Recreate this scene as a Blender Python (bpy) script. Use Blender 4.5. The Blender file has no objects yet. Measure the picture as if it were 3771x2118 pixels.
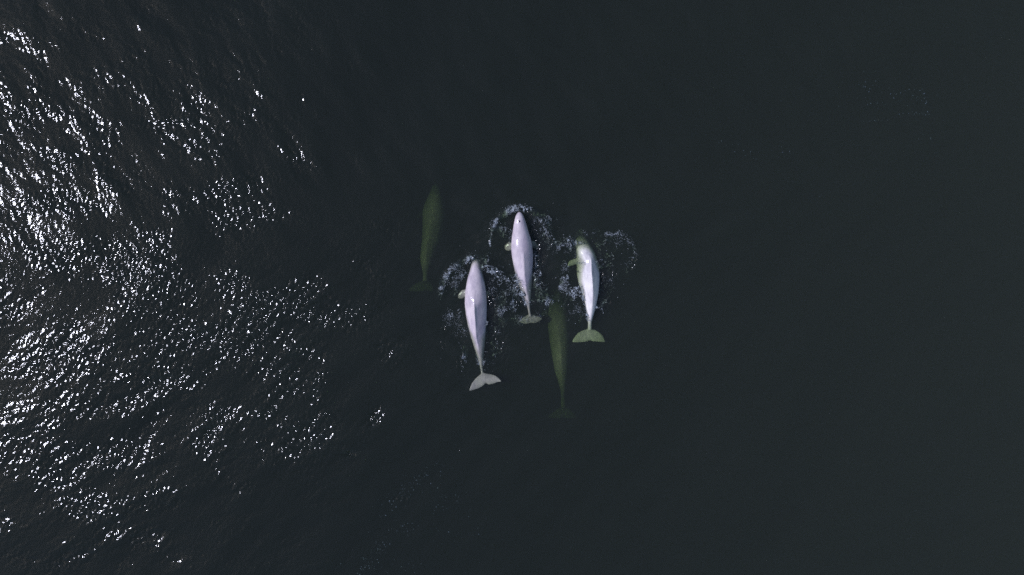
import bpy, bmesh, math, random
import numpy as np
from mathutils import Vector

S = bpy.context.scene
COL = S.collection
R = math.radians

# ------------------------------------------------------------------ camera, light, exposure
CAM_H = 21.3                       # height of the drone above the water, metres
PXM = 128.0                        # full-size photograph pixels per metre at the waterline
cam_d = bpy.data.cameras.new("drone_camera")
cam_d.sensor_width = 36.0
cam_d.lens = 36.0 * CAM_H / (3771.0 / PXM)
cam_d.clip_start = 0.1
cam_d.clip_end = 3000.0
cam = bpy.data.objects.new("drone_camera", cam_d)
COL.objects.link(cam)
cam.location = (0, 0, CAM_H)
cam.rotation_euler = (0, 0, 0)
S.camera = cam

SUN_ZEN = 47.5                     # sun stands left of the frame
SUN_AZ = 176.0                     # direction towards the sun, degrees from +x
sun_dir = Vector((math.sin(R(SUN_ZEN)) * math.cos(R(SUN_AZ)),
                  math.sin(R(SUN_ZEN)) * math.sin(R(SUN_AZ)), math.cos(R(SUN_ZEN))))
sun_d = bpy.data.lights.new("sun", 'SUN')
sun_d.energy = 3.9
sun_d.angle = R(0.5)
sun_d.color = (0.82, 0.84, 1.0)
sun = bpy.data.objects.new("sun", sun_d)
COL.objects.link(sun)
sun.rotation_euler = sun_dir.to_track_quat('Z', 'Y').to_euler()

W = bpy.data.worlds.new("World")
S.world = W
W.use_nodes = True
wn = W.node_tree
wn.nodes.clear()
sky = wn.nodes.new('ShaderNodeTexSky')
sky.sky_type = 'NISHITA'
sky.sun_disc = False
sky.sun_elevation = R(90 - SUN_ZEN)
sky.sun_rotation = R(90 - SUN_AZ)
sky.air_density = 1.0
sky.dust_density = 1.0
bg = wn.nodes.new('ShaderNodeBackground')
bg.inputs['Strength'].default_value = 0.115
wo = wn.nodes.new('ShaderNodeOutputWorld')
wn.links.new(sky.outputs[0], bg.inputs[0])
wn.links.new(bg.outputs[0], wo.inputs[0])

S.view_settings.view_transform = 'Standard'
S.view_settings.look = 'None'
S.view_settings.exposure = 0.0
S.view_settings.gamma = 1.0
S.view_settings.use_curve_mapping = False
cy = S.cycles
cy.max_bounces = 6
cy.diffuse_bounces = 2
cy.glossy_bounces = 2
cy.transmission_bounces = 2
cy.volume_bounces = 1
cy.transparent_max_bounces = 12
cy.caustics_reflective = False
cy.caustics_refractive = False
cy.sample_clamp_indirect = 2.0
cy.use_denoising = False

# ------------------------------------------------------------------ helpers
rng = np.random.default_rng(7)
random.seed(7)


def px(X, Y, z=0.0):
    """Photograph pixel (full size) -> world x, y for a point at height z."""
    k = (CAM_H - z) / CAM_H / PXM
    return (X - 1885.5) * k, (1059.0 - Y) * k


_tab = rng.random((512, 512)).astype(np.float32)


def vnoise(x, y, seed=0):
    x = np.asarray(x, dtype=np.float64) + seed * 37.17
    y = np.asarray(y, dtype=np.float64) + seed * 91.73
    xi = np.floor(x).astype(np.int64)
    yi = np.floor(y).astype(np.int64)
    fx, fy = x - xi, y - yi
    fx = fx * fx * (3 - 2 * fx)
    fy = fy * fy * (3 - 2 * fy)
    a = _tab[yi % 512, xi % 512]
    b = _tab[yi % 512, (xi + 1) % 512]
    c = _tab[(yi + 1) % 512, xi % 512]
    d = _tab[(yi + 1) % 512, (xi + 1) % 512]
    return (a * (1 - fx) + b * fx) * (1 - fy) + (c * (1 - fx) + d * fx) * fy


def fbm(x, y, seed=0, octv=4):
    s, a, t = 0.0, 1.0, 0.0
    for k in range(octv):
        s = s + a * vnoise(x * 2 ** k, y * 2 ** k, seed + 5 * k)
        t += a
        a *= 0.5
    return s / t


def gauss(X, Y, cx, cy_, rx, ry, deg=0.0):
    """Gaussian bump in photograph pixels; deg turns its long axis counter-clockwise as seen."""
    c, s = math.cos(R(deg)), math.sin(R(deg))
    dx, dy = X - cx, -(Y - cy_)
    u = (dx * c + dy * s) / rx
    v = (-dx * s + dy * c) / ry
    return np.exp(-0.5 * (u * u + v * v))


def seg_dist(X, Y, pts):
    """Distance to a polyline and the position along it (0..1)."""
    best = np.full(np.shape(X), 1e9)
    pos = np.zeros(np.shape(X))
    n = len(pts) - 1
    for i in range(n):
        (x0, y0), (x1, y1) = pts[i], pts[i + 1]
        dx, dy = x1 - x0, y1 - y0
        L2 = dx * dx + dy * dy
        t = np.clip(((X - x0) * dx + (Y - y0) * dy) / L2, 0, 1)
        d = np.hypot(X - x0 - t * dx, Y - y0 - t * dy)
        m = d < best
        best = np.where(m, d, best)
        pos = np.where(m, (i + t) / n, pos)
    return best, pos


def new_mesh(name, verts, faces, mat=None, smooth=True):
    me = bpy.data.meshes.new(name)
    verts = np.asarray(verts, dtype=np.float32)
    faces = np.asarray(faces, dtype=np.int32)
    nf, k = faces.shape
    me.vertices.add(len(verts))
    me.vertices.foreach_set("co", verts.ravel())
    me.loops.add(nf * k)
    me.loops.foreach_set("vertex_index", faces.ravel())
    me.polygons.add(nf)
    me.polygons.foreach_set("loop_start", np.arange(0, nf * k, k, dtype=np.int32))
    me.polygons.foreach_set("use_smooth", np.full(nf, smooth))
    me.update(calc_edges=True)
    if mat:
        me.materials.append(mat)
    return me


def link(name, me, parent=None, **props):
    o = bpy.data.objects.new(name, me)
    COL.objects.link(o)
    if parent is not None:
        o.parent = parent
    for k, v in props.items():
        o[k] = v
    return o


# ------------------------------------------------------------------ materials
def mat_new(name):
    m = bpy.data.materials.new(name)
    m.use_nodes = True
    nt = m.node_tree
    nt.nodes.clear()
    return m, nt, nt.nodes.new


def mat_water():
    m, nt, N = mat_new("sea_water")
    L = nt.links.new
    geo = N('ShaderNodeNewGeometry')
    n1 = N('ShaderNodeTexNoise')
    n1.inputs['Scale'].default_value = 32.0
    n1.inputs['Detail'].default_value = 2.0
    n1.inputs['Roughness'].default_value = 0.6
    n1.inputs['Distortion'].default_value = 0.4
    L(geo.outputs['Position'], n1.inputs['Vector'])
    bump = N('ShaderNodeBump')
    bump.inputs['Strength'].default_value = 1.0
    bump.inputs['Distance'].default_value = 0.0026
    L(n1.outputs[0], bump.inputs['Height'])
    # Schlick reflectance, the same from either side of the surface
    dot = N('ShaderNodeVectorMath')
    dot.operation = 'DOT_PRODUCT'
    L(bump.outputs[0], dot.inputs[0])
    L(geo.outputs['Incoming'], dot.inputs[1])
    ab = N('ShaderNodeMath'); ab.operation = 'ABSOLUTE'
    L(dot.outputs['Value'], ab.inputs[0])
    om = N('ShaderNodeMath'); om.operation = 'SUBTRACT'; om.inputs[0].default_value = 1.0; om.use_clamp = True
    L(ab.outputs[0], om.inputs[1])
    pw = N('ShaderNodeMath'); pw.operation = 'POWER'; pw.inputs[1].default_value = 5.0
    L(om.outputs[0], pw.inputs[0])
    ma = N('ShaderNodeMath'); ma.operation = 'MULTIPLY_ADD'; ma.inputs[1].default_value = 0.98; ma.inputs[2].default_value = 0.02
    L(pw.outputs[0], ma.inputs[0])
    tr = N('ShaderNodeBsdfTransparent')
    gl = N('ShaderNodeBsdfAnisotropic')
    gl.distribution = 'BECKMANN'
    gl.inputs['Color'].default_value = (1, 1, 1, 1)
    gl.inputs['Roughness'].default_value = 0.12
    L(bump.outputs[0], gl.inputs['Normal'])
    mx = N('ShaderNodeMixShader')
    L(ma.outputs[0], mx.inputs[0])
    L(tr.outputs[0], mx.inputs[1])
    L(gl.outputs[0], mx.inputs[2])
    # the murk: green light goes deepest
    vs = N('ShaderNodeVolumeScatter')
    vs.inputs['Color'].default_value = (0.76, 0.78, 0.95, 1)
    vs.inputs['Density'].default_value = 0.20
    vs.inputs['Anisotropy'].default_value = -0.25
    va = N('ShaderNodeVolumeAbsorption')
    va.inputs['Color'].default_value = (0.36, 0.47, 0.20, 1)
    va.inputs['Density'].default_value = 4.15
    ad = N('ShaderNodeAddShader')
    L(vs.outputs[0], ad.inputs[0])
    L(va.outputs[0], ad.inputs[1])
    out = N('ShaderNodeOutputMaterial')
    L(mx.outputs[0], out.inputs['Surface'])
    L(ad.outputs[0], out.inputs['Volume'])
    m.cycles.homogeneous_volume = True
    return m


def mat_skin(name, base, seed, wet=True):
    m, nt, N = mat_new(name)
    L = nt.links.new
    tc = N('ShaderNodeTexCoord')
    mp = N('ShaderNodeMapping')
    mp.inputs['Location'].default_value = (seed * 3.1, seed * 1.7, 0)
    mp.inputs['Scale'].default_value = (1.0, 0.45, 1.0)
    L(tc.outputs['Object'], mp.inputs[0])
    n1 = N('ShaderNodeTexNoise')
    n1.inputs['Scale'].default_value = 5.0
    n1.inputs['Detail'].default_value = 6.0
    n1.inputs['Roughness'].default_value = 0.65
    L(mp.outputs[0], n1.inputs['Vector'])
    cr = N('ShaderNodeValToRGB')
    cr.color_ramp.elements[0].position = 0.36
    cr.color_ramp.elements[0].color = (base[0] * .74, base[1] * .73, base[2] * .80, 1)
    cr.color_ramp.elements[1].position = 0.62
    cr.color_ramp.elements[1].color = (*base, 1)
    L(n1.outputs[0], cr.inputs[0])
    # scratches and folds run along the body
    mp2 = N('ShaderNodeMapping')
    mp2.inputs['Scale'].default_value = (6.0, 1.3, 6.0)
    L(tc.outputs['Object'], mp2.inputs[0])
    n2 = N('ShaderNodeTexNoise')
    n2.inputs['Scale'].default_value = 3.0
    n2.inputs['Detail'].default_value = 5.0
    L(mp2.outputs[0], n2.inputs['Vector'])
    cr2 = N('ShaderNodeMapRange')
    cr2.inputs[1].default_value = 0.35
    cr2.inputs[2].default_value = 0.6
    cr2.inputs[3].default_value = 0.87
    cr2.inputs[4].default_value = 1.0
    L(n2.outputs[0], cr2.inputs[0])
    mul = N('ShaderNodeMix'); mul.data_type = 'RGBA'; mul.blend_type = 'MULTIPLY'
    mul.inputs[0].default_value = 1.0
    L(cr.outputs[0], mul.inputs[6])
    L(cr2.outputs[0], mul.inputs[7])
    n3 = N('ShaderNodeTexNoise')
    n3.inputs['Scale'].default_value = 22.0
    n3.inputs['Detail'].default_value = 3.0
    L(tc.outputs['Object'], n3.inputs['Vector'])
    bump = N('ShaderNodeBump')
    bump.inputs['Strength'].default_value = 0.7
    bump.inputs['Distance'].default_value = 0.006
    L(n3.outputs[0], bump.inputs['Height'])
    bs = N('ShaderNodeBsdfPrincipled')
    L(mul.outputs[2], bs.inputs['Base Color'])
    bs.inputs['Roughness'].default_value = 0.14 if wet else 0.6
    bs.inputs['Specular IOR Level'].default_value = 0.5 if wet else 0.0   # no gloss between skin and water deep down
    bs.inputs['IOR'].default_value = 1.33
    bs.inputs['Subsurface Weight'].default_value = 0.0
    L(bump.outputs[0], bs.inputs['Normal'])
    out = N('ShaderNodeOutputMaterial')
    L(bs.outputs[0], out.inputs[0])
    return m


def mat_simple(name, color, rough=0.5, spec=0.5, var=0.0, scale=30.0):
    m, nt, N = mat_new(name)
    L = nt.links.new
    bs = N('ShaderNodeBsdfPrincipled')
    bs.inputs['Base Color'].default_value = (*color, 1)
    bs.inputs['Roughness'].default_value = rough
    bs.inputs['Specular IOR Level'].default_value = spec
    if var:
        tc = N('ShaderNodeTexCoord')
        n = N('ShaderNodeTexNoise')
        n.inputs['Scale'].default_value = scale
        n.inputs['Detail'].default_value = 3.0
        L(tc.outputs['Object'], n.inputs['Vector'])
        cr = N('ShaderNodeValToRGB')
        cr.color_ramp.elements[0].position = 0.35
        cr.color_ramp.elements[1].position = 0.65
        cr.color_ramp.elements[0].color = (*[c * (1 - var) for c in color], 1)
        cr.color_ramp.elements[1].color = (*color, 1)
        L(n.outputs[0], cr.inputs[0])
        L(cr.outputs[0], bs.inputs['Base Color'])
    out = N('ShaderNodeOutputMaterial')
    L(bs.outputs[0], out.inputs[0])
    return m


M_WATER = mat_water()
M_BED = mat_simple("dark_mud", (0.05, 0.05, 0.04), 0.9, 0.2, 0.3, 1.0)
M_FOAM = mat_simple("sea_foam", (0.30, 0.33, 0.37), 0.4, 0.4, 0.6, 14.0)
M_FLECK = mat_simple("old_foam", (0.10, 0.135, 0.17), 0.6, 0.3, 0.5, 9.0)
M_HOLE = mat_simple("blowhole_dark", (0.03, 0.03, 0.04), 0.4)
M_EYE = mat_simple("eye_dark", (0.01, 0.01, 0.012), 0.1)

# ------------------------------------------------------------------ the water
# dense part of the surface, as far as the drone can see, then stretching to the horizon
DX = 0.0265
HX, HY = 16.9, 10.3
xs = np.arange(-HX, HX + 1e-6, DX)
ys = np.arange(-HY, HY + 1e-6, DX)
nx, ny = len(xs), len(ys)
GX, GY = np.meshgrid(xs, ys)
PX = GX * PXM + 1885.5             # the same positions in photograph pixels (waterline height)
PY = 1059.0 - GY * PXM


def spectrum(lmin, lmax, deg, spread, p, seed):
    """Random wave field whose crests run along deg; heights scaled to unit rms slope."""
    r = np.random.default_rng(seed)
    n = r.standard_normal((ny, nx))
    F = np.fft.rfft2(n)
    kx = np.fft.rfftfreq(nx, DX) * 2 * math.pi
    ky = np.fft.fftfreq(ny, DX) * 2 * math.pi
    KX, KY = np.meshgrid(kx, ky)
    K = np.hypot(KX, KY) + 1e-9
    k0, k1 = 2 * math.pi / lmax, 2 * math.pi / lmin
    A = K ** (-p) * np.exp(-(k0 / K) ** 4) * np.exp(-(K / k1) ** 4)
    th = np.arctan2(KY, KX) - R(deg + 90)
    A *= np.abs(np.cos(th)) ** spread + 0.05
    h = np.fft.irfft2(F * A, s=(ny, nx))
    gy, gx = np.gradient(h, DX)
    return h / math.sqrt((gx ** 2 + gy ** 2).mean() / 2)


# where the wind ruffles the sea (cat's paws): strong at the left, almost none at the right
P = 3771.0 / 2576.0
U, V = PX / P, PY / P              # coordinates of the half-size photograph
ruff = np.zeros_like(U)
for (cx, cy_, rx, ry, deg, a) in [
    (70, 390, 110, 150, 0, 1.0), (170, 300, 60, 70, 0, .6), (30, 120, 60, 30, 0, .7),
    (250, 520, 60, 60, -40, .7), (180, 520, 90, 60, -20, .6),
    (470, 330, 80, 42, -40, .85), (560, 430, 70, 40, -50, .8), (590, 560, 80, 60, -30, .85),
    (380, 580, 50, 110, 0, .55), (480, 560, 60, 40, 0, .4),
    (80, 640, 150, 90, 0, .9), (330, 690, 120, 55, 10, .9), (540, 700, 90, 60, 20, .8),
    (650, 680, 60, 60, 0, .7), (620, 610, 40, 60, 0, .6),
    (90, 830, 140, 60, 15, 1.0), (280, 790, 160, 45, 20, .8), (420, 740, 120, 45, 20, .7),
    (250, 880, 130, 35, 20, .9), (640, 830, 80, 45, 10, .95), (760, 810, 50, 50, 0, .95),
    (580, 890, 90, 30, 20, .4), (730, 890, 70, 35, 20, .75), (330, 980, 80, 25, 25, .5),
    (60, 1010, 80, 35, 10, .8), (180, 1040, 90, 30, 15, .4), (420, 1010, 80, 25, 30, .45),
    (480, 1090, 60, 40, 45, 1.0), (560, 1045, 60, 20, 45, .9), (700, 1010, 50, 30, 50, .7),
    (720, 1110, 60, 40, 50, .8), (800, 990, 12, 60, -10, .8), (150, 1170, 150, 45, 15, .85),
    (400, 1210, 60, 22, 35, .9), (320, 1130, 90, 30, 15, .4), (600, 1240, 40, 20, 45, .7),
    (120, 1300, 150, 45, 15, .75), (350, 1345, 90, 30, 10, .7), (200, 1410, 130, 30, 10, .5),
    (610, 270, 40, 60, -30, .22), (760, 250, 10, 8, -30, 1.2), (810, 285, 8, 12, -50, 1.2),
    (742, 300, 10, 6, -30, 1.1), (740, 390, 40, 15, -20, .5),
    (860, 620, 50, 40, 0, .5), (900, 700, 40, 60, 0, .5), (880, 790, 50, 40, 0, .55),
    (945, 1050, 24, 10, 55, 1.1), (880, 1140, 10, 8, 50, 1.0), (960, 880, 40, 30, 0, .45),
    (1010, 1260, 12, 10, 0, .7), (420, 640, 120, 80, 0, .6), (520, 820, 160, 60, 20, .85), (680, 760, 110, 50, 10, .85), (430, 930, 150, 50, 25, .6),
    (640, 1080, 80, 50, 45, .6), (300, 1240, 220, 60, 20, .5), (640, 1160, 60, 30, 45, .6), (780, 870, 20, 40, 0, .8),
    (790, 1080, 30, 60, -10, .6), (150, 1090, 160, 50, 15, .6),
    (950, 590, 40, 30, 0, .3), (620, 1230, 30, 18, 45, .8),
]:
    ruff = np.maximum(ruff, a * gauss(U, V, cx, cy_, rx, ry, deg))
wx = vnoise(GX * .5, GY * .5, 3) - .5
wy = vnoise(GX * .5, GY * .5, 4) - .5
patch = fbm(GX * .9 + wx * 2, GY * 1.5 + wy * 2, 11, 4)
patch = np.clip((patch - .40) / .22, 0, 1)
ruff = ruff * (0.22 + 1.08 * patch) + 0.32 * patch * np.clip((1050 - U) / 900, 0, 1)
ruff = np.clip(ruff, 0, 1.15) * np.interp(U, [0, 250, 500, 800, 900], [.48, .78, 1.2, 1.8, 1.75])

# splashed water round the whales
wake = np.zeros_like(U)
for (cx, cy_, rx, ry, deg, a) in [
    (1808, 852, 7, 12, 0, 1.3), (1805, 890, 5, 18, 0, .9), (2032, 888, 9, 22, 10, 1.5), (2018, 850, 22, 40, 20, .6),
    (1978, 950, 8, 35, 15, 1.1), (1983, 905, 6, 20, 15, 1.0), (1974, 1020, 10, 30, 0, .9),
    (1910, 1108, 16, 14, 0, 1.2), (1818, 1100, 14, 20, 0, 1.5), (1825, 1000, 25, 40, 0, .5),
    (2015, 1120, 8, 30, -5, 1.2), (2083, 1130, 9, 28, -8, 1.1), (2090, 1170, 10, 16, -15, .7),
    (2335, 965, 7, 24, -15, 1.4), (2219, 1022, 6, 16, -10, 1.4), (2255, 1020, 12, 24, -10, .8),
    (2290, 930, 30, 40, 0, .4), (2225, 1120, 25, 30, 0, .6), (1632, 1208, 5, 10, 0, 1.4),
    (1631, 1265, 4, 12, 0, 1.1), (1693, 1338, 10, 10, 0, 1.5), (1705, 1310, 12, 20, -30, .8),
    (1785, 1363, 4, 5, 0, 1.5), (1736, 962, 12, 8, 20, 1.0), (1700, 980, 30, 14, 40, .6),
    (1977, 1218, 3, 3, 0, 1.5), (1915, 1210, 6, 16, 0, .8), (2150, 1290, 4, 12, 10, .8),
    (1830, 1270, 30, 50, 0, .45), (1925, 1050, 26, 50, 0, .5), (1915, 780, 50, 8, 0, .5),
    (1400, 2020, 3, 3, 0, 1), (1693, 1660, 3, 4, 0, 1.3), (1695, 1570, 3, 3, 0, 1.3),
]:
    wake = np.maximum(wake, a * gauss(PX, PY, cx, cy_, rx, ry, deg))

swell = spectrum(1.6, 6.0, 25, 2.0, 2.6, 1) * math.tan(R(1.2))
midA = spectrum(.35, 1.6, 22, 2.5, 2.6, 2)
midB = spectrum(.35, 1.6, -48, 2.5, 2.6, 3)
ripA = spectrum(.10, .40, 20, 1.2, 2.2, 4)
ripB = spectrum(.10, .40, -45, 1.2, 2.2, 5)
chop = spectrum(.075, .16, 60, 0.5, 1.8, 6)
bl = np.clip((PY - 700 + (PX - 600) * .15) / 500, 0, 1)      # crests turn from the top to the bottom
mid = (midA * bl + midB * (1 - bl)) * math.tan(R(3.2)) * np.interp(U, [0, 350], [.66, 1.0])
rip = (ripA * bl + ripB * (1 - bl)) * math.tan(R(8.3)) * (0.10 + ruff)
HZ = swell + mid * (0.45 + 0.8 * np.clip(ruff, 0, 1)) + rip
HZ += chop * math.tan(R(8.5)) * (0.08 + ruff) + chop * math.tan(R(22.0)) * wake

# water stirred up between the swimming whales
pod = np.maximum(gauss(PX, PY, 1930, 1000, 200, 190), gauss(PX, PY, 1760, 1180, 110, 160))
HZ += pod * (midB * math.tan(R(5.0)) + ripA * math.tan(R(4.5)))


def sea_z(x, y):
    fx = np.clip((np.asarray(x) + HX) / DX, 0, nx - 1.001)
    fy = np.clip((np.asarray(y) + HY) / DX, 0, ny - 1.001)
    xi, yi = fx.astype(int), fy.astype(int)
    fx, fy = fx - xi, fy - yi
    return (HZ[yi, xi] * (1 - fx) * (1 - fy) + HZ[yi, xi + 1] * fx * (1 - fy)
            + HZ[yi + 1, xi] * (1 - fx) * fy + HZ[yi + 1, xi + 1] * fx * fy)


# bow wave that the middle whale pushes, and the hump of water over the others
def add_crest(pts, width, height):
    global HZ
    d, t = seg_dist(PX, PY, pts)
    HZ = HZ + height * np.exp(-0.5 * (d / width) ** 2) * np.sin(np.clip(t, .02, .98) * math.pi) ** .5


BOW_M = [(1806, 860), (1822, 818), (1850, 790), (1880, 772), (1912, 766), (1945, 772), (1975, 790), (2010, 830), (2032, 880)]
BOW_L = [(1622, 1080), (1632, 1040), (1652, 1004), (1690, 968), (1730, 948), (1768, 950), (1790, 974), (1830, 1000), (1862, 1030)]
add_crest(BOW_M, 9, .05)
add_crest(BOW_L, 9, .035)


def build_water():
    ext = []
    v = 0.05
    p = 0.0
    while p < 420:
        p += v
        v *= 1.42
        ext.append(p)
    ext = np.array(ext)
    X = np.concatenate([-HX - ext[::-1], xs, HX + ext])
    Y = np.concatenate([-HY - ext[::-1], ys, HY + ext])
    ne = len(ext)
    Z = np.pad(HZ, ne, mode='edge')
    fx = np.concatenate([np.exp(-ext[::-1] * .3), np.ones(nx), np.exp(-ext * .3)])
    fy = np.concatenate([np.exp(-ext[::-1] * .3), np.ones(ny), np.exp(-ext * .3)])
    Z = Z * fx[None, :] * fy[:, None]
    mx_, my_ = len(X), len(Y)
    XX, YY = np.meshgrid(X, Y)
    co = np.stack([XX, YY, Z], -1).reshape(-1, 3)
    idx = np.arange(mx_ * my_).reshape(my_, mx_)
    f = np.stack([idx[:-1, :-1], idx[:-1, 1:], idx[1:, 1:], idx[1:, :-1]], -1).reshape(-1, 4)
    # skirt and bottom close the body of water
    ring = np.concatenate([idx[0, :], idx[1:, -1], idx[-1, -2::-1], idx[-2:0:-1, 0]])
    base = len(co)
    low = co[ring].copy()
    low[:, 2] = -6.0
    n = len(ring)
    j = np.arange(n)
    jn = (j + 1) % n
    f2 = np.stack([ring[j], base + j, base + jn, ring[jn]], -1)
    co = np.concatenate([co, low, [[0, 0, -6.0]]])
    c = base + n
    # bottom as a fan of quads with a doubled centre is avoided: use pairs of ring edges
    j2 = np.arange(0, n - 1, 2)
    f3 = np.stack([np.full(len(j2), c), base + (j2 + 2) % n, base + j2 + 1, base + j2], -1)
    return new_mesh("water", co, np.concatenate([f, f2, f3]), M_WATER)


link("water", build_water(), kind="structure")
bme = new_mesh("seabed", [(-400, -400, -5.6), (400, -400, -5.6), (400, 400, -5.6), (-400, 400, -5.6)], [(0, 1, 2, 3)], M_BED)
link("seabed", bme, kind="structure")


# ------------------------------------------------------------------ whales
def interp(tab, t):
    a = np.array(tab, float)
    return np.array([np.interp(t, a[:, 0], a[:, k]) for k in range(1, a.shape[1])]).T


def smooth_table(tab, n=90):
    a = np.array(tab, float)
    t = np.linspace(a[0, 0], a[-1, 0], n)
    o = interp(tab, t)
    for _ in range(3):
        o[1:-1] = o[:-2] * .25 + o[1:-1] * .5 + o[2:] * .25
    return t, o


class Mesh:
    def __init__(self):
        self.v, self.f = [], []

    def loft(self, rings):
        """Closed tube through rings of equal length, capped with fans."""
        n = len(rings[0])
        b = len(self.v)
        for r in rings:
            self.v += [tuple(p) for p in r]
        for i in range(len(rings) - 1):
            for j in range(n):
                k = (j + 1) % n
                a0, a1 = b + i * n, b + (i + 1) * n
                self.f.append((a0 + j, a0 + k, a1 + k, a1 + j))
        for s, r in ((0, rings[0]), (len(rings) - 1, rings[-1])):
            c = np.mean(np.array(r), 0)
            self.v.append(tuple(c))
            ci = len(self.v) - 1
            for j in range(n):
                k = (j + 1) % n
                a = b + s * n
                self.f.append((ci, a + k, a + j) if s == 0 else (ci, a + j, a + k))


def remeshed(m, name, voxel, mat):
    me = bpy.data.meshes.new(name)
    me.from_pydata(m.v, [], m.f)
    bm = bmesh.new()
    bm.from_mesh(me)
    bmesh.ops.recalc_face_normals(bm, faces=bm.faces)
    bm.to_mesh(me)
    bm.free()
    o = bpy.data.objects.new(name, me)
    COL.objects.link(o)
    md = o.modifiers.new("join", 'REMESH')
    md.mode = 'VOXEL'
    md.voxel_size = voxel
    sm = o.modifiers.new("soften", 'SMOOTH')
    sm.factor = 0.5
    sm.iterations = 2
    dg = bpy.context.evaluated_depsgraph_get()
    out = bpy.data.meshes.new_from_object(o.evaluated_get(dg))
    out.name = name
    bpy.data.objects.remove(o)
    bpy.data.meshes.remove(me)
    out.polygons.foreach_set("use_smooth", np.full(len(out.polygons), True))
    out.materials.clear()
    out.materials.append(mat)
    return out


def whale(label, org, scl, body, zc, ridge, fluke, flippers, mat, roll=(), hk=0.92, blow=None, swollen=1.0, voxel=0.016, eye_t=0.13):
    """body: (zoom y, left x, right x); zc: (zoom y, centre z); ridge: (zoom y, x, strength)."""
    ox, oy = org

    def W(zx, zy, z):
        return px(ox + zx / scl, oy + zy / scl, z)

    y0, y1 = body[0][0], body[-1][0]
    t = np.concatenate([[0, .1, .35, .8, 1.5, 2.5], np.linspace(3.7, 100, 110)]) / 100 * (y1 - y0) + y0
    if swollen != 1.0:                 # its flanks are lost in the murk, so the body is wider than what shows
        body = [(b[0], (b[1] + b[2]) / 2 - (b[2] - b[1]) / 2 * swollen, (b[1] + b[2]) / 2 + (b[2] - b[1]) / 2 * swollen) for b in body]
    # smooth the measured outline, keeping the ends
    tt, lr = smooth_table([(b[0], b[1], b[2]) for b in body])
    l, r = np.interp(t, tt, lr[:, 0]), np.interp(t, tt, lr[:, 1])
    # rounded nose
    nose = 0.045 * (y1 - y0)
    q = np.clip((t - y0) / nose, 0, 1)
    k = np.sqrt(np.clip(1 - (1 - q) ** 2, 0.0004, 1))
    m_, h_ = (l + r) / 2, (r - l) / 2 * k
    z_ = interp(zc, t)[:, 0]
    rx_ = interp(ridge, t)
    rl = interp(roll, t)[:, 0] if roll else np.zeros(len(t))
    NA = 56
    ang = np.linspace(0, 2 * math.pi, NA, endpoint=False)
    M = Mesh()
    rings = []
    for i, y in enumerate(t):
        cz = z_[i]
        cx, cyw = W(m_[i], y, cz)
        hw = h_[i] / scl / PXM
        frac = (y - y0) / (y1 - y0)
        hh = hw * hk * (1.0 + 0.35 * np.clip((frac - .7) / .3, 0, 1))        # the tail stock is deeper than wide
        u = np.cos(ang)
        w = np.sin(ang)
        X = hw * u
        Z = hh * w
        st = rx_[i, 1]
        if st > 0:
            rc = np.clip((rx_[i, 0] - m_[i]) / max(h_[i], 1), -.7, .7)
            d = np.abs(u - rc)
            top = w > 0
            roof = np.where(u < rc, (u + 1) / (rc + 1), (1 - u) / (1 - rc))   # straight slopes up to the ridge
            roof = np.clip(roof, 0, 1) ** .8
            zr = hh * (roof * 1.0 + .10 * np.exp(-d / .07))
            Z = np.where(top, Z * (1 - st) + zr * st, Z)
        a = R(rl[i])
        Xr = X * math.cos(a) + Z * math.sin(a)
        Zr = -X * math.sin(a) + Z * math.cos(a)
        if a:
            Xr *= hw / max(np.abs(Xr).max(), 1e-6)
        rings.append(np.stack([cx + Xr, np.full(NA, cyw), cz + Zr], -1))
    M.loft(rings)
    # flukes: leading and trailing edges, left tip to right tip
    lead, trail, fz, bend = fluke
    xa, xb = lead[0][0], lead[-1][0]
    s = np.linspace(0, 1, 46)
    s = .5 - .5 * np.cos(s * math.pi)
    fx_ = xa + (xb - xa) * s
    ly, ty = interp(lead, fx_)[:, 0], interp(trail, fx_)[:, 0]
    rings = []
    for i in range(len(fx_)):
        ch = max((ty[i] - ly[i]) / scl / PXM, .012)
        mid_y = (ty[i] + ly[i]) / 2
        e = abs(2 * s[i] - 1)
        z = fz + bend * e * e
        th = .045 * (1 - .75 * e) + .006
        cx, cyw = W(fx_[i], mid_y, z)
        aa = np.linspace(0, 2 * math.pi, 16, endpoint=False)
        rings.append(np.stack([np.full(16, cx), cyw + ch / 2 * np.cos(aa), z + th * np.sin(aa)], -1))
    M.loft(rings)
    # flippers: root -> tip, (x, y, z, half chord in zoom pixels)
    for fl in flippers:
        P_ = np.array(fl, float)
        n = 16
        tt_ = np.linspace(0, len(P_) - 1, n)
        Q = np.array([np.interp(tt_, range(len(P_)), P_[:, c]) for c in range(4)]).T
        pts = [Vector((*W(q[0], q[1], q[2]), q[2])) for q in Q]
        rings = []
        for i in range(n):
            d = pts[min(i + 1, n - 1)] - pts[max(i - 1, 0)]
            d.normalize()
            side = d.cross(Vector((0, 0, 1))).normalized()
            up = side.cross(d)
            f = i / (n - 1)
            cap = math.sqrt(max(1 - max((f - .72) / .28, 0) ** 2, .01))
            hc = Q[i][3] / scl / PXM * cap
            th = .032 * (1 - .5 * f) * cap + .012
            rings.append([tuple(pts[i] + side * (hc * math.cos(a)) + up * (th * math.sin(a)))
                          for a in np.linspace(0, 2 * math.pi, 16, endpoint=False)])
        M.loft(rings)
    me = remeshed(M, "beluga_whale", voxel, mat)
    # origin at the middle of the body
    c = np.array([*W((l[60] + r[60]) / 2, t[60], z_[60]), z_[60]])
    n = len(me.vertices)
    co = np.empty(n * 3, np.float32)
    me.vertices.foreach_get("co", co)
    co = co.reshape(-1, 3) - c
    me.vertices.foreach_set("co", co.ravel())
    me.update()
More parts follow.
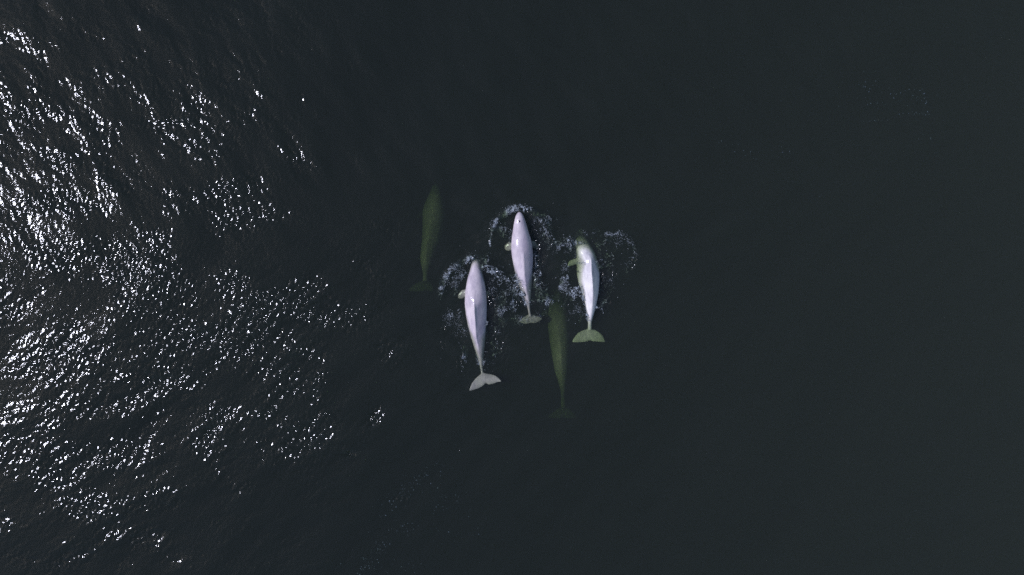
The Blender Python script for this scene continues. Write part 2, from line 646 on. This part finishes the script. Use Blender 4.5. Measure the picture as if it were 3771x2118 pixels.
    o = link("beluga_whale", me, label=label, category="whale", group="beluga whales swimming up the frame")
    o.location = c
    # eyes on the sides of the head, just behind the mouth
    ye = y0 + eye_t * (y1 - y0)
    i = int(np.argmin(np.abs(t - ye)))
    for sgn in (-1, 1):
        cx, cyw = W(m_[i], t[i], z_[i])
        hw = h_[i] / scl / PXM
        bm = bmesh.new()
        bmesh.ops.create_uvsphere(bm, u_segments=10, v_segments=6, radius=.022)
        em = bpy.data.meshes.new("eye")
        bm.to_mesh(em)
        bm.free()
        em.materials.append(M_EYE)
        e = link("eye", em, o)
        e.location = Vector((cx + sgn * hw * .93, cyw, z_[i] - hw * hk * .25)) - Vector(c)
    if blow:
        bx, by = W(blow[0], blow[1], .25)
        bx, by = bx - c[0], by - c[1]
        d = np.hypot(co[:, 0] - bx, co[:, 1] - by)
        zt = co[d < .03][:, 2].max()
        bm = bmesh.new()                     # a crescent slit in a shallow dark dimple
        bmesh.ops.create_uvsphere(bm, u_segments=20, v_segments=10, radius=.028)
        for v in bm.verts:
            v.co.z *= .22
            v.co.y *= 1.05
        hm = bpy.data.meshes.new("blowhole")
        bm.to_mesh(hm)
        bm.free()
        hm.materials.append(M_HOLE)
        h = link("blowhole", hm, o)
        h.location = (bx, by, zt - .001)
    return o


LAV = (0.545, 0.47, 0.50)
WHT = (0.72, 0.67, 0.645)

MIDDLE = whale(
    "lavender beluga with head and blowhole above water, swimming between two other surfaced whales",
    (1750, 720), 2.894,
    [(174, 441, 503), (200, 436, 510), (250, 422, 527), (300, 411, 545), (350, 404, 558), (400, 397, 573), (450, 389, 590),
     (500, 385, 602), (550, 383, 610), (600, 385, 615), (650, 390, 617), (700, 399, 617), (750, 408, 614), (800, 420, 611),
     (850, 434, 609), (900, 446, 606), (950, 461, 603), (1000, 482, 600), (1050, 505, 595), (1100, 526, 592),
     (1150, 544, 588), (1200, 557, 586), (1250, 566, 592), (1290, 570, 606)],
    [(170, .05), (250, .10), (305, .06), (420, .04), (600, .0), (750, -.05), (850, -.10), (950, -.16), (1050, -.17), (1200, -.20), (1300, -.23)],
    [(170, 470, 0), (520, 505, 0), (600, 511, .15), (660, 513, .5), (850, 524, .7), (1000, 543, .65), (1100, 560, .3), (1200, 573, 0), (1300, 590, 0)],
    ([(466, 1342), (480, 1325), (510, 1300), (545, 1278), (590, 1262), (635, 1276), (675, 1288), (702, 1300), (715, 1312)],
     [(466, 1346), (480, 1352), (510, 1366), (545, 1372), (590, 1362), (635, 1364), (675, 1350), (702, 1330), (715, 1318)], -.25, -.02),
    [[(420, 530, -.10, 40), (370, 540, -.13, 46), (335, 560, -.17, 38), (318, 570, -.20, 24)],
     [(580, 510, -.12, 34), (620, 520, -.15, 38), (650, 545, -.20, 30), (664, 562, -.22, 16)]],
    mat_skin("whale_skin_middle", LAV, 1), blow=(472, 275))

LEFT = whale(
    "lavender beluga with head under foam and pale tail flukes clearly seen twisted beneath it",
    (1600, 900), 2.493,
    [(128, 352, 402), (150, 346, 414), (200, 334, 426), (250, 321, 438), (300, 305, 452), (350, 294, 465), (400, 287, 473),
     (450, 281, 478), (500, 278, 481), (550, 277, 482), (600, 281, 482), (650, 288, 480), (700, 297, 478), (750, 307, 475),
     (800, 320, 471), (850, 334, 467), (900, 349, 464), (950, 365, 460), (1000, 382, 455), (1050, 398, 450), (1100, 412, 446),
     (1150, 424, 446), (1180, 428, 449), (1215, 430, 470)],
    [(125, -.17), (200, -.14), (270, -.12), (350, -.11), (500, -.05), (700, -.06), (800, -.07), (880, -.13), (1000, -.17), (1120, -.16), (1200, -.15)],
    [(125, 375, 0), (420, 370, 0), (530, 367, .3), (580, 368, .95), (750, 378, 1.0), (850, 385, .9), (950, 405, .5), (1100, 430, 0), (1220, 448, 0)],
    ([(321, 1344), (330, 1305), (345, 1270), (372, 1235), (405, 1205), (430, 1184), (450, 1176), (480, 1184), (520, 1190), (560, 1203), (590, 1225), (606, 1242), (615, 1254)],
     [(321, 1348), (330, 1346), (345, 1343), (372, 1335), (405, 1324), (430, 1312), (450, 1300), (470, 1276), (500, 1290), (540, 1282), (575, 1268), (600, 1264), (615, 1260)], -.12, .03),
    [[(310, 440, -.12, 32), (270, 450, -.16, 36), (240, 475, -.19, 30), (220, 494, -.22, 18)],
     [(450, 440, -.14, 26), (485, 455, -.20, 30), (515, 480, -.25, 18)]],
    mat_skin("whale_skin_left", LAV, 2))

RIGHT = whale(
    "bright white beluga with only its back above water, head and tail just under",
    (2000, 830), 3.0775,
    [(112, 395, 458), (130, 383, 478), (160, 371, 502), (200, 368, 526), (250, 370, 555), (300, 375, 580), (350, 380, 600),
     (400, 381, 615), (450, 380, 628), (500, 379, 635), (550, 382, 640), (600, 389, 641), (650, 400, 638), (700, 416, 635),
     (750, 434, 630), (800, 453, 622), (850, 467, 613), (900, 478, 603), (950, 487, 592), (1000, 496, 578), (1050, 503, 563),
     (1100, 508, 553), (1150, 507, 552), (1185, 505, 556)],
    [(110, -.50), (150, -.40), (200, -.30), (280, -.215), (400, -.205), (460, -.20), (560, -.15), (700, -.12), (850, -.08), (950, -.08), (1050, -.12), (1190, -.25)],
    [(110, 425, 0), (330, 520, 0), (400, 548, .6), (480, 563, .95), (600, 572, .9), (750, 576, .8), (900, 560, .5), (1000, 545, .2), (1100, 530, 0), (1190, 530, 0)],
    ([(329, 1322), (345, 1280), (370, 1245), (400, 1212), (450, 1188), (500, 1172), (530, 1166), (560, 1170), (610, 1190), (645, 1212), (675, 1245), (692, 1275), (705, 1322)],
     [(329, 1326), (345, 1328), (370, 1330), (400, 1330), (450, 1326), (500, 1318), (530, 1306), (560, 1316), (610, 1322), (645, 1326), (675, 1328), (692, 1328), (705, 1326)], -.27, -.03),
    [[(420, 410, -.22, 34), (360, 410, -.24, 34), (315, 430, -.26, 32), (280, 462, -.27, 16)],
     [(600, 450, -.28, 26), (650, 470, -.32, 26), (682, 492, -.36, 14)]],
    mat_skin("whale_skin_right", WHT, 3), roll=[(110, 0), (350, -5), (500, -14), (800, -12), (1000, -4), (1190, 0)])

DEEP_L = whale(
    "dim olive green beluga deep under water, alone at the left of the pod",
    (1450, 640), 3.0133,
    [(105, 445, 485), (150, 428, 503), (200, 411, 518), (250, 394, 532), (300, 374, 542), (350, 354, 547), (400, 342, 548),
     (450, 337, 548), (500, 336, 546), (550, 337, 543), (600, 336, 536), (650, 333, 525), (700, 331, 510), (750, 326, 492),
     (800, 320, 470), (850, 313, 450), (900, 306, 434), (950, 304, 420), (1000, 310, 405), (1050, 320, 390), (1100, 328, 378),
     (1150, 328, 372), (1190, 325, 380)],
    [(100, -.78), (250, -.67), (400, -.68), (600, -.69), (800, -.61), (1000, -.57), (1190, -.57)],
    [(100, 460, 0), (500, 430, 0), (600, 400, .3), (900, 365, .5), (1100, 350, 0), (1190, 350, 0)],
    ([(162, 1292), (180, 1262), (210, 1235), (260, 1205), (320, 1182), (350, 1174), (380, 1180), (410, 1200), (435, 1235), (448, 1292)],
     [(162, 1298), (180, 1306), (210, 1312), (260, 1314), (320, 1308), (350, 1302), (380, 1306), (410, 1312), (435, 1308), (448, 1298)], -.70, -.04),
    [[(380, 430, -.86, 30), (330, 440, -.88, 34), (290, 465, -.9, 26), (262, 490, -.92, 14)],
     [(520, 450, -.9, 26), (560, 470, -.98, 28), (590, 500, -1.05, 14)]],
    mat_skin("whale_skin_deep_left", LAV, 4, False), hk=.72, swollen=1.22, voxel=0.022)

DEEP_R = whale(
    "dim olive green beluga deep under water below the gap between two surfaced whales",
    (1950, 1020), 2.583,
    [(70, 232, 268), (100, 218, 290), (150, 203, 305), (200, 194, 318), (300, 188, 332), (400, 190, 346), (500, 200, 353),
     (600, 210, 356), (700, 224, 354), (800, 239, 351), (900, 255, 347), (950, 268, 344), (1000, 282, 341), (1050, 293, 337),
     (1100, 301, 334), (1150, 304, 332), (1200, 303, 338), (1235, 303, 342)],
    [(60, -1.0), (200, -.85), (400, -.72), (600, -.61), (850, -.49), (1000, -.55), (1240, -.70)],
    [(60, 250, 0), (500, 270, 0), (600, 285, .4), (900, 305, .5), (1100, 318, 0), (1240, 320, 0)],
    ([(172, 1328), (195, 1305), (225, 1280), (270, 1245), (310, 1222), (325, 1218), (345, 1224), (385, 1250), (425, 1285), (458, 1330)],
     [(172, 1334), (195, 1342), (225, 1348), (270, 1352), (310, 1346), (325, 1340), (345, 1346), (385, 1352), (425, 1346), (458, 1336)], -.76, -.04),
    [[(220, 320, -.86, 30), (170, 335, -.84, 32), (135, 350, -.82, 26), (110, 372, -.82, 14)],
     [(330, 400, -.9, 28), (370, 430, -.92, 30), (400, 460, -.95, 26), (425, 490, -.98, 12)]],
    mat_skin("whale_skin_deep_right", LAV, 5, False), hk=.72, swollen=1.34, voxel=0.022)

whale_bvh = []
from mathutils.bvhtree import BVHTree
bpy.context.view_layer.update()
for w_ in (MIDDLE, LEFT, RIGHT):
    vs_ = [w_.location + v.co for v in w_.data.vertices]
    whale_bvh.append(BVHTree.FromPolygons(vs_, [tuple(p.vertices) for p in w_.data.polygons]))


def top_at(x, y):
    z = -9.0
    for b in whale_bvh:
        h = b.ray_cast(Vector((x, y, 3)), Vector((0, 0, -1)))
        if h[0] is not None:
            z = max(z, h[0].z)
    return z


# ------------------------------------------------------------------ foam
def foam(label, box, shape, cell=0.0085, seed=0, scale=1.0, climb=0.03, mat=None, sink=0.0, thin=1.0, category="foam", name="foam"):
    """Lacy froth: the cells of a fine net over the water where curled filaments run; shape(PX, PY) gives 0..1."""
    X0, Y0, X1, Y1 = box
    x0, y1 = px(X0, Y0)
    x1, y0 = px(X1, Y1)
    xv = np.arange(x0, x1, cell)
    yv = np.arange(y0, y1, cell)
    X, Y = np.meshgrid(xv, yv)
    D = shape(X * PXM + 1885.5, 1059 - Y * PXM)
    # curls
    a = 9.0 * scale
    wx = fbm(X * a * .8, Y * a * .8, seed + 1, 3) - .5
    wy = fbm(X * a * .8, Y * a * .8, seed + 2, 3) - .5
    Xw, Yw = X + wx * .22 / scale, Y + wy * .22 / scale
    sp = vnoise(X / cell * .5, Y / cell * .5, seed + 8)
    big = fbm(X * 2.6, Y * 2.6, seed + 9, 3)
    dens = D * np.clip((big - .30) / .25, .12 + .65 * np.clip(D * 1.6 - .7, 0, 1), 1.3)
    dens = np.where(dens > .17, dens, 0)
    n1 = np.abs(2 * fbm(Xw * a * 1.15, Yw * a * 1.15, seed + 3, 3) - 1)
    n2 = np.abs(2 * fbm(Xw * a * 2.4, Yw * a * 2.4, seed + 6, 2) - 1)
    keep = (n1 < .03 + .065 * dens * thin) & (dens > 0)
    keep |= (n2 < .02 + .06 * dens * thin) & (dens > .3)
    mist = fbm(Xw * 5, Yw * 5, seed + 17, 3)
    keep |= np.random.default_rng(seed).random(X.shape) < .34 * D * np.clip((mist - .40) / .2, 0, 1)
    keep &= D > .06
    jj, ii = np.nonzero(keep)
    if len(ii) == 0:
        return None
    cxv, cyv = xv[ii] + cell / 2, yv[jj] + cell / 2
    keep_list = []
    nxg = len(xv) + 1
    vid = {}
    corner = np.concatenate([jj * nxg + ii, jj * nxg + ii + 1, (jj + 1) * nxg + ii + 1, (jj + 1) * nxg + ii])
    uniq, inv = np.unique(corner, return_inverse=True)
    ci, cj = uniq % nxg, uniq // nxg
    vx = x0 + ci * cell + (vnoise(ci * 1.7, cj * 1.7, 21) - .5) * cell * .8
    vy = y0 + cj * cell + (vnoise(ci * 1.7, cj * 1.7, 22) - .5) * cell * .8
    wz = sea_z(vx, vy)
    vz = wz + .004 + .016 * vnoise(ci * .6, cj * .6, 23) - sink
    vz -= .9 * np.clip(fbm(vx * 3.5, vy * 3.5, seed + 14, 3) - .47, 0, 1)        # churned bubbles below the surface
    drop = np.zeros(len(vx), bool)
    for n in range(len(vx)):
        t = top_at(vx[n], vy[n])
        if t > wz[n] + .004 - sink:
            if t > wz[n] + climb:
                drop[n] = True
            vz[n] = max(vz[n], t + .006)
    f = inv.reshape(4, -1).T
    f = f[~drop[f].any(1)]
    me = new_mesh(name, np.stack([vx, vy, vz], -1), f, mat or M_FOAM, smooth=False)
    bm = bmesh.new()
    bm.from_mesh(me)
    bmesh.ops.delete(bm, geom=[v for v in bm.verts if not v.link_faces], context='VERTS')
    bm.to_mesh(me)
    bm.free()
    return link(name, me, kind="stuff", label=label, category=category)


def arc(pts, width, X, Y, inner=None, p=1.0):
    d, t = seg_dist(X, Y, pts)
    return np.exp(-0.5 * (d / width) ** 2), t


def mx(*a):
    o = a[0]
    for b in a[1:]:
        o = np.maximum(o, b)
    return o


def foam_middle(X, Y):
    a, t = arc([(1818, 842), (1826, 815), (1850, 793), (1880, 774), (1912, 767), (1945, 773), (1978, 793)], 7, X, Y)
    a *= 1.7 * np.clip(1.25 - np.abs(t - .55) * 1.3, 0, 1)
    b = mx(.55 * gauss(X, Y, 1835, 825, 16, 24, 30), .5 * gauss(X, Y, 1850, 850, 12, 14),
           .45 * gauss(X, Y, 1992, 835, 28, 34, -40), .42 * gauss(X, Y, 2018, 880, 22, 36, 10),
           .45 * gauss(X, Y, 1972, 940, 8, 38, 12), .6 * gauss(X, Y, 1905, 1030, 16, 30, 20),
           .6 * gauss(X, Y, 1912, 1070, 24, 20), .75 * gauss(X, Y, 1962, 1098, 16, 14, -30),
           .5 * gauss(X, Y, 1975, 1040, 14, 36), .45 * gauss(X, Y, 1885, 900, 7, 40, 5),
           .55 * gauss(X, Y, 1930, 1178, 42, 12, 5), .45 * gauss(X, Y, 1990, 1100, 16, 30),
           .4 * gauss(X, Y, 2014, 1110, 7, 34), .45 * gauss(X, Y, 1995, 1160, 12, 10),
           .8 * arc([(1894, 985), (1901, 1020), (1912, 1055), (1924, 1090), (1938, 1128)], 4, X, Y)[0],
           .7 * arc([(1961, 1010), (1960, 1045), (1955, 1080), (1952, 1130)], 4, X, Y)[0],
           .55 * arc([(1966, 893), (1978, 915), (1988, 945), (1990, 975)], 4, X, Y)[0],
           .5 * arc([(1808, 862), (1805, 890), (1804, 905)], 3, X, Y)[0])
    return mx(a, b)


def foam_left(X, Y):
    a, t = arc([(1623, 1078), (1630, 1045), (1650, 1008), (1688, 972), (1725, 955), (1755, 945), (1783, 962)], 7.5, X, Y)
    a *= 1.4 * np.clip(.5 + t * .7, 0, 1)
    a2, t2 = arc([(1776, 983), (1805, 992), (1840, 1010), (1866, 1030)], 8, X, Y)
    b = mx(.75 * gauss(X, Y, 1760, 950, 24, 14), .55 * gauss(X, Y, 1672, 1050, 10, 32, 0),
           .5 * gauss(X, Y, 1690, 1010, 22, 16, 30), .7 * gauss(X, Y, 1838, 1042, 20, 28, -20),
           .6 * gauss(X, Y, 1850, 1085, 16, 28, 0), .6 * gauss(X, Y, 1880, 1110, 16, 30),
           .38 * gauss(X, Y, 1845, 1150, 20, 40), .6 * gauss(X, Y, 1714, 1290, 8, 34, -10),
           .5 * gauss(X, Y, 1780, 1300, 12, 32), .35 * gauss(X, Y, 1815, 1250, 20, 50),
           .3 * gauss(X, Y, 1690, 1180, 12, 40, -10), .55 * gauss(X, Y, 1757, 1265, 14, 12),
           .35 * gauss(X, Y, 1650, 1170, 14, 20),
           .7 * arc([(1722, 1195), (1732, 1240), (1746, 1285), (1760, 1330), (1770, 1362)], 4, X, Y)[0],
           .7 * arc([(1791, 1190), (1788, 1240), (1784, 1290), (1782, 1340)], 4, X, Y)[0],
           .6 * arc([(1708, 1215), (1716, 1260), (1712, 1300), (1716, 1335)], 3.5, X, Y)[0],
           .45 * arc([(1618, 1100), (1626, 1050), (1650, 1005)], 4, X, Y)[0])
    return mx(a, a2 * 1.1, b)


def foam_right(X, Y):
    a, t = arc([(2070, 1060), (2075, 1030), (2082, 1000), (2092, 975)], 8, X, Y)
    b = mx(.45 * gauss(X, Y, 2065, 905, 14, 20), .5 * gauss(X, Y, 2090, 905, 26, 16, 50), .3 * gauss(X, Y, 2125, 875, 26, 12),
           .62 * gauss(X, Y, 2082, 1010, 10, 40, -5), .9 * gauss(X, Y, 2128, 1075, 12, 11, 40),
           .75 * gauss(X, Y, 2112, 1094, 12, 7, 35), .9 * gauss(X, Y, 2222, 1068, 10, 12, -40),
           .6 * gauss(X, Y, 2232, 1092, 10, 22, -20), .32 * gauss(X, Y, 2215, 1130, 16, 20),
           .28 * gauss(X, Y, 2262, 880, 34, 18, -20), .3 * gauss(X, Y, 2290, 900, 26, 18, -35),
           .34 * gauss(X, Y, 2252, 1025, 10, 26), .26 * gauss(X, Y, 2320, 960, 14, 30, -20),
           .4 * gauss(X, Y, 2146, 1130, 7, 44, -10), .32 * gauss(X, Y, 2110, 1150, 26, 16, 30),
           .28 * gauss(X, Y, 2090, 1090, 16, 40), .3 * gauss(X, Y, 2040, 1105, 20, 12),
           .5 * gauss(X, Y, 2130, 930, 7, 32), .45 * gauss(X, Y, 2170, 965, 34, 10, 10),
           .8 * arc([(2134, 1040), (2142, 1070), (2150, 1105), (2157, 1140), (2165, 1180)], 4.5, X, Y)[0],
           .6 * arc([(2208, 1050), (2204, 1090), (2194, 1140)], 3.5, X, Y)[0],
           .5 * arc([(2118, 910), (2124, 950), (2128, 1000)], 4, X, Y)[0],
           .5 * arc([(2334, 930), (2340, 960), (2336, 985)], 3.5, X, Y)[0],
           .4 * arc([(2235, 865), (2275, 860), (2310, 885), (2330, 920)], 8, X, Y)[0],
           .22 * gauss(X, Y, 2200, 960, 60, 80), .45 * gauss(X, Y, 2142, 895, 22, 38), .5 * gauss(X, Y, 2150, 955, 26, 18))
    return mx(a * .6, b)


foam("white froth arching ahead of the middle whale's head and trailing along its sides and tail", (1780, 740, 2075, 1225), foam_middle, seed=10)
foam("white froth arching over the head of the lower left whale and streaming off both its sides", (1590, 910, 1935, 1370), foam_left, seed=40)
foam("thin froth around the back of the bright white whale at right", (2010, 840, 2370, 1190), foam_right, seed=70)


# loose bits of old foam, hanging a little under the surface, in two faint drifts
def flecks(label, spots, count, seed, mat, size=(.012, .035)):
    r = np.random.default_rng(seed)
    vs, fs = [], []
    w = np.array([s[5] for s in spots], float)
    w /= w.sum()
    for n in range(count):
        s = spots[r.choice(len(spots), p=w)]
        a = r.normal(0, 1, 2)
        c_, s_ = math.cos(R(s[4])), math.sin(R(s[4]))
        X = s[0] + a[0] * s[2] * c_ + a[1] * s[3] * s_
        Y = s[1] - a[0] * s[2] * s_ + a[1] * s[3] * c_
        z0 = -r.uniform(.02, .10)
        x, y = px(X, Y, z0)
        L_ = size[0] + (size[1] - size[0]) * r.random() ** 3
        th = r.uniform(0, math.pi)
        el = r.uniform(1, 2.2)
        b = len(vs)
        k = 7
        for lvl in (1, -1):
            vs.append((x, y, z0 + lvl * L_ * .25))
            for j in range(k):
                an = 2 * math.pi * j / k
                rr = L_ * r.uniform(.6, 1.0) * .5
                u, v = rr * el * math.cos(an), rr * math.sin(an)
                vs.append((x + u * math.cos(th) - v * math.sin(th), y + u * math.sin(th) + v * math.cos(th), z0))
            o = b if lvl == 1 else b + k + 1
            for j in range(k):
                q = (o + 1 + j, o + 1 + (j + 1) % k)
                fs.append((o, q[0], q[1]) if lvl == 1 else (o, q[1], q[0]))
    me = new_mesh("foam_flecks", vs, fs, mat)
    return link("foam_flecks", me, kind="stuff", label=label, category="foam")


flecks("faint drift of old foam flecks on dark water at the bottom, left of centre",
       [(1500, 1785, 70, 18, 35, 1.2), (1460, 1850, 60, 20, 50, 1), (1490, 1945, 60, 18, -10, .8), (1620, 1850, 60, 18, 30, .7),
        (1380, 2040, 55, 16, 55, 1.4), (1330, 2100, 40, 12, 30, .8), (1500, 2090, 70, 14, 0, .6), (1600, 1990, 120, 60, 20, .6),
        (1560, 1760, 90, 30, 30, .5), (1740, 2040, 30, 10, -30, .2)], 260, 5, M_FLECK, (.009, .028))
flecks("faint bluish foam flecks strung in loops on dark water at the upper right",
       [(3215, 310, 30, 18, -20, 1), (3190, 380, 40, 16, -10, .5), (3240, 385, 30, 4, 0, .8), (3300, 360, 26, 12, -20, .8), (3365, 345, 30, 16, -20, 1.2),
        (3370, 418, 26, 2.5, 0, .6), (3240, 442, 50, 3, 8, .7), (3410, 390, 3, 26, 0, .5), (3410, 510, 16, 16, 0, .3),
        (2600, 532, 90, 8, -3, .35), (2780, 555, 90, 14, -8, .7), (2905, 558, 20, 10, 0, .5), (2950, 620, 80, 40, -30, .4)], 150, 6, M_FLECK, (.009, .028))


# drops of spray thrown up round the three surfaced whales
def spray(label, spots, count, seed):
    r = np.random.default_rng(seed)
    vs, fs = [], []
    w = np.array([s[4] for s in spots], float)
    w /= w.sum()
    for n in range(count):
        s = spots[r.choice(len(spots), p=w)]
        X, Y = s[0] + r.normal() * s[2], s[1] + r.normal() * s[3]
        x, y = px(X, Y)
        z = float(sea_z(x, y))
        t = top_at(x, y)
        z = max(z, t) + abs(r.normal()) * .03 + .004
        q = .003 + .006 * r.random() ** 2
        b = len(vs)
        vs += [(x + q, y, z), (x, y + q, z), (x - q, y, z), (x, y - q, z), (x, y, z + q), (x, y, z - q)]
        for i in range(4):
            j = (i + 1) % 4
            fs += [(b + i, b + j, b + 4), (b + j, b + i, b + 5)]
    me = new_mesh("spray_drops", vs, fs, M_DROP)
    return link("spray_drops", me, kind="stuff", label=label, category="spray")


M_DROP = mat_simple("spray_water", (0.75, 0.77, 0.85), 0.15, 0.8)
spray("drops of spray scattered round the middle whale", [(1905, 770, 60, 14, 1), (1990, 840, 30, 40, 1.2), (1830, 850, 16, 30, .6), (1975, 940, 12, 50, .8),
      (1920, 1060, 40, 50, 1.5), (1930, 1180, 50, 20, .8), (2000, 1080, 25, 60, .8)], 70, 1)
spray("drops of spray scattered round the lower left whale", [(1755, 945, 40, 16, 1.2), (1650, 1020, 24, 40, .8), (1840, 1050, 30, 50, 1), (1700, 1290, 16, 50, .8),
      (1800, 1250, 24, 60, .8), (1765, 1285, 16, 30, .8), (1650, 1180, 20, 60, .4)], 70, 2)
spray("drops of spray scattered round the bright white whale at right", [(2090, 900, 40, 20, 1), (2080, 1020, 20, 50, 1), (2280, 910, 40, 40, 1.3), (2240, 1060, 30, 50, 1.2),
      (2130, 1100, 20, 50, 1), (2150, 950, 20, 40, .8), (2320, 980, 14, 40, .5)], 80, 3)
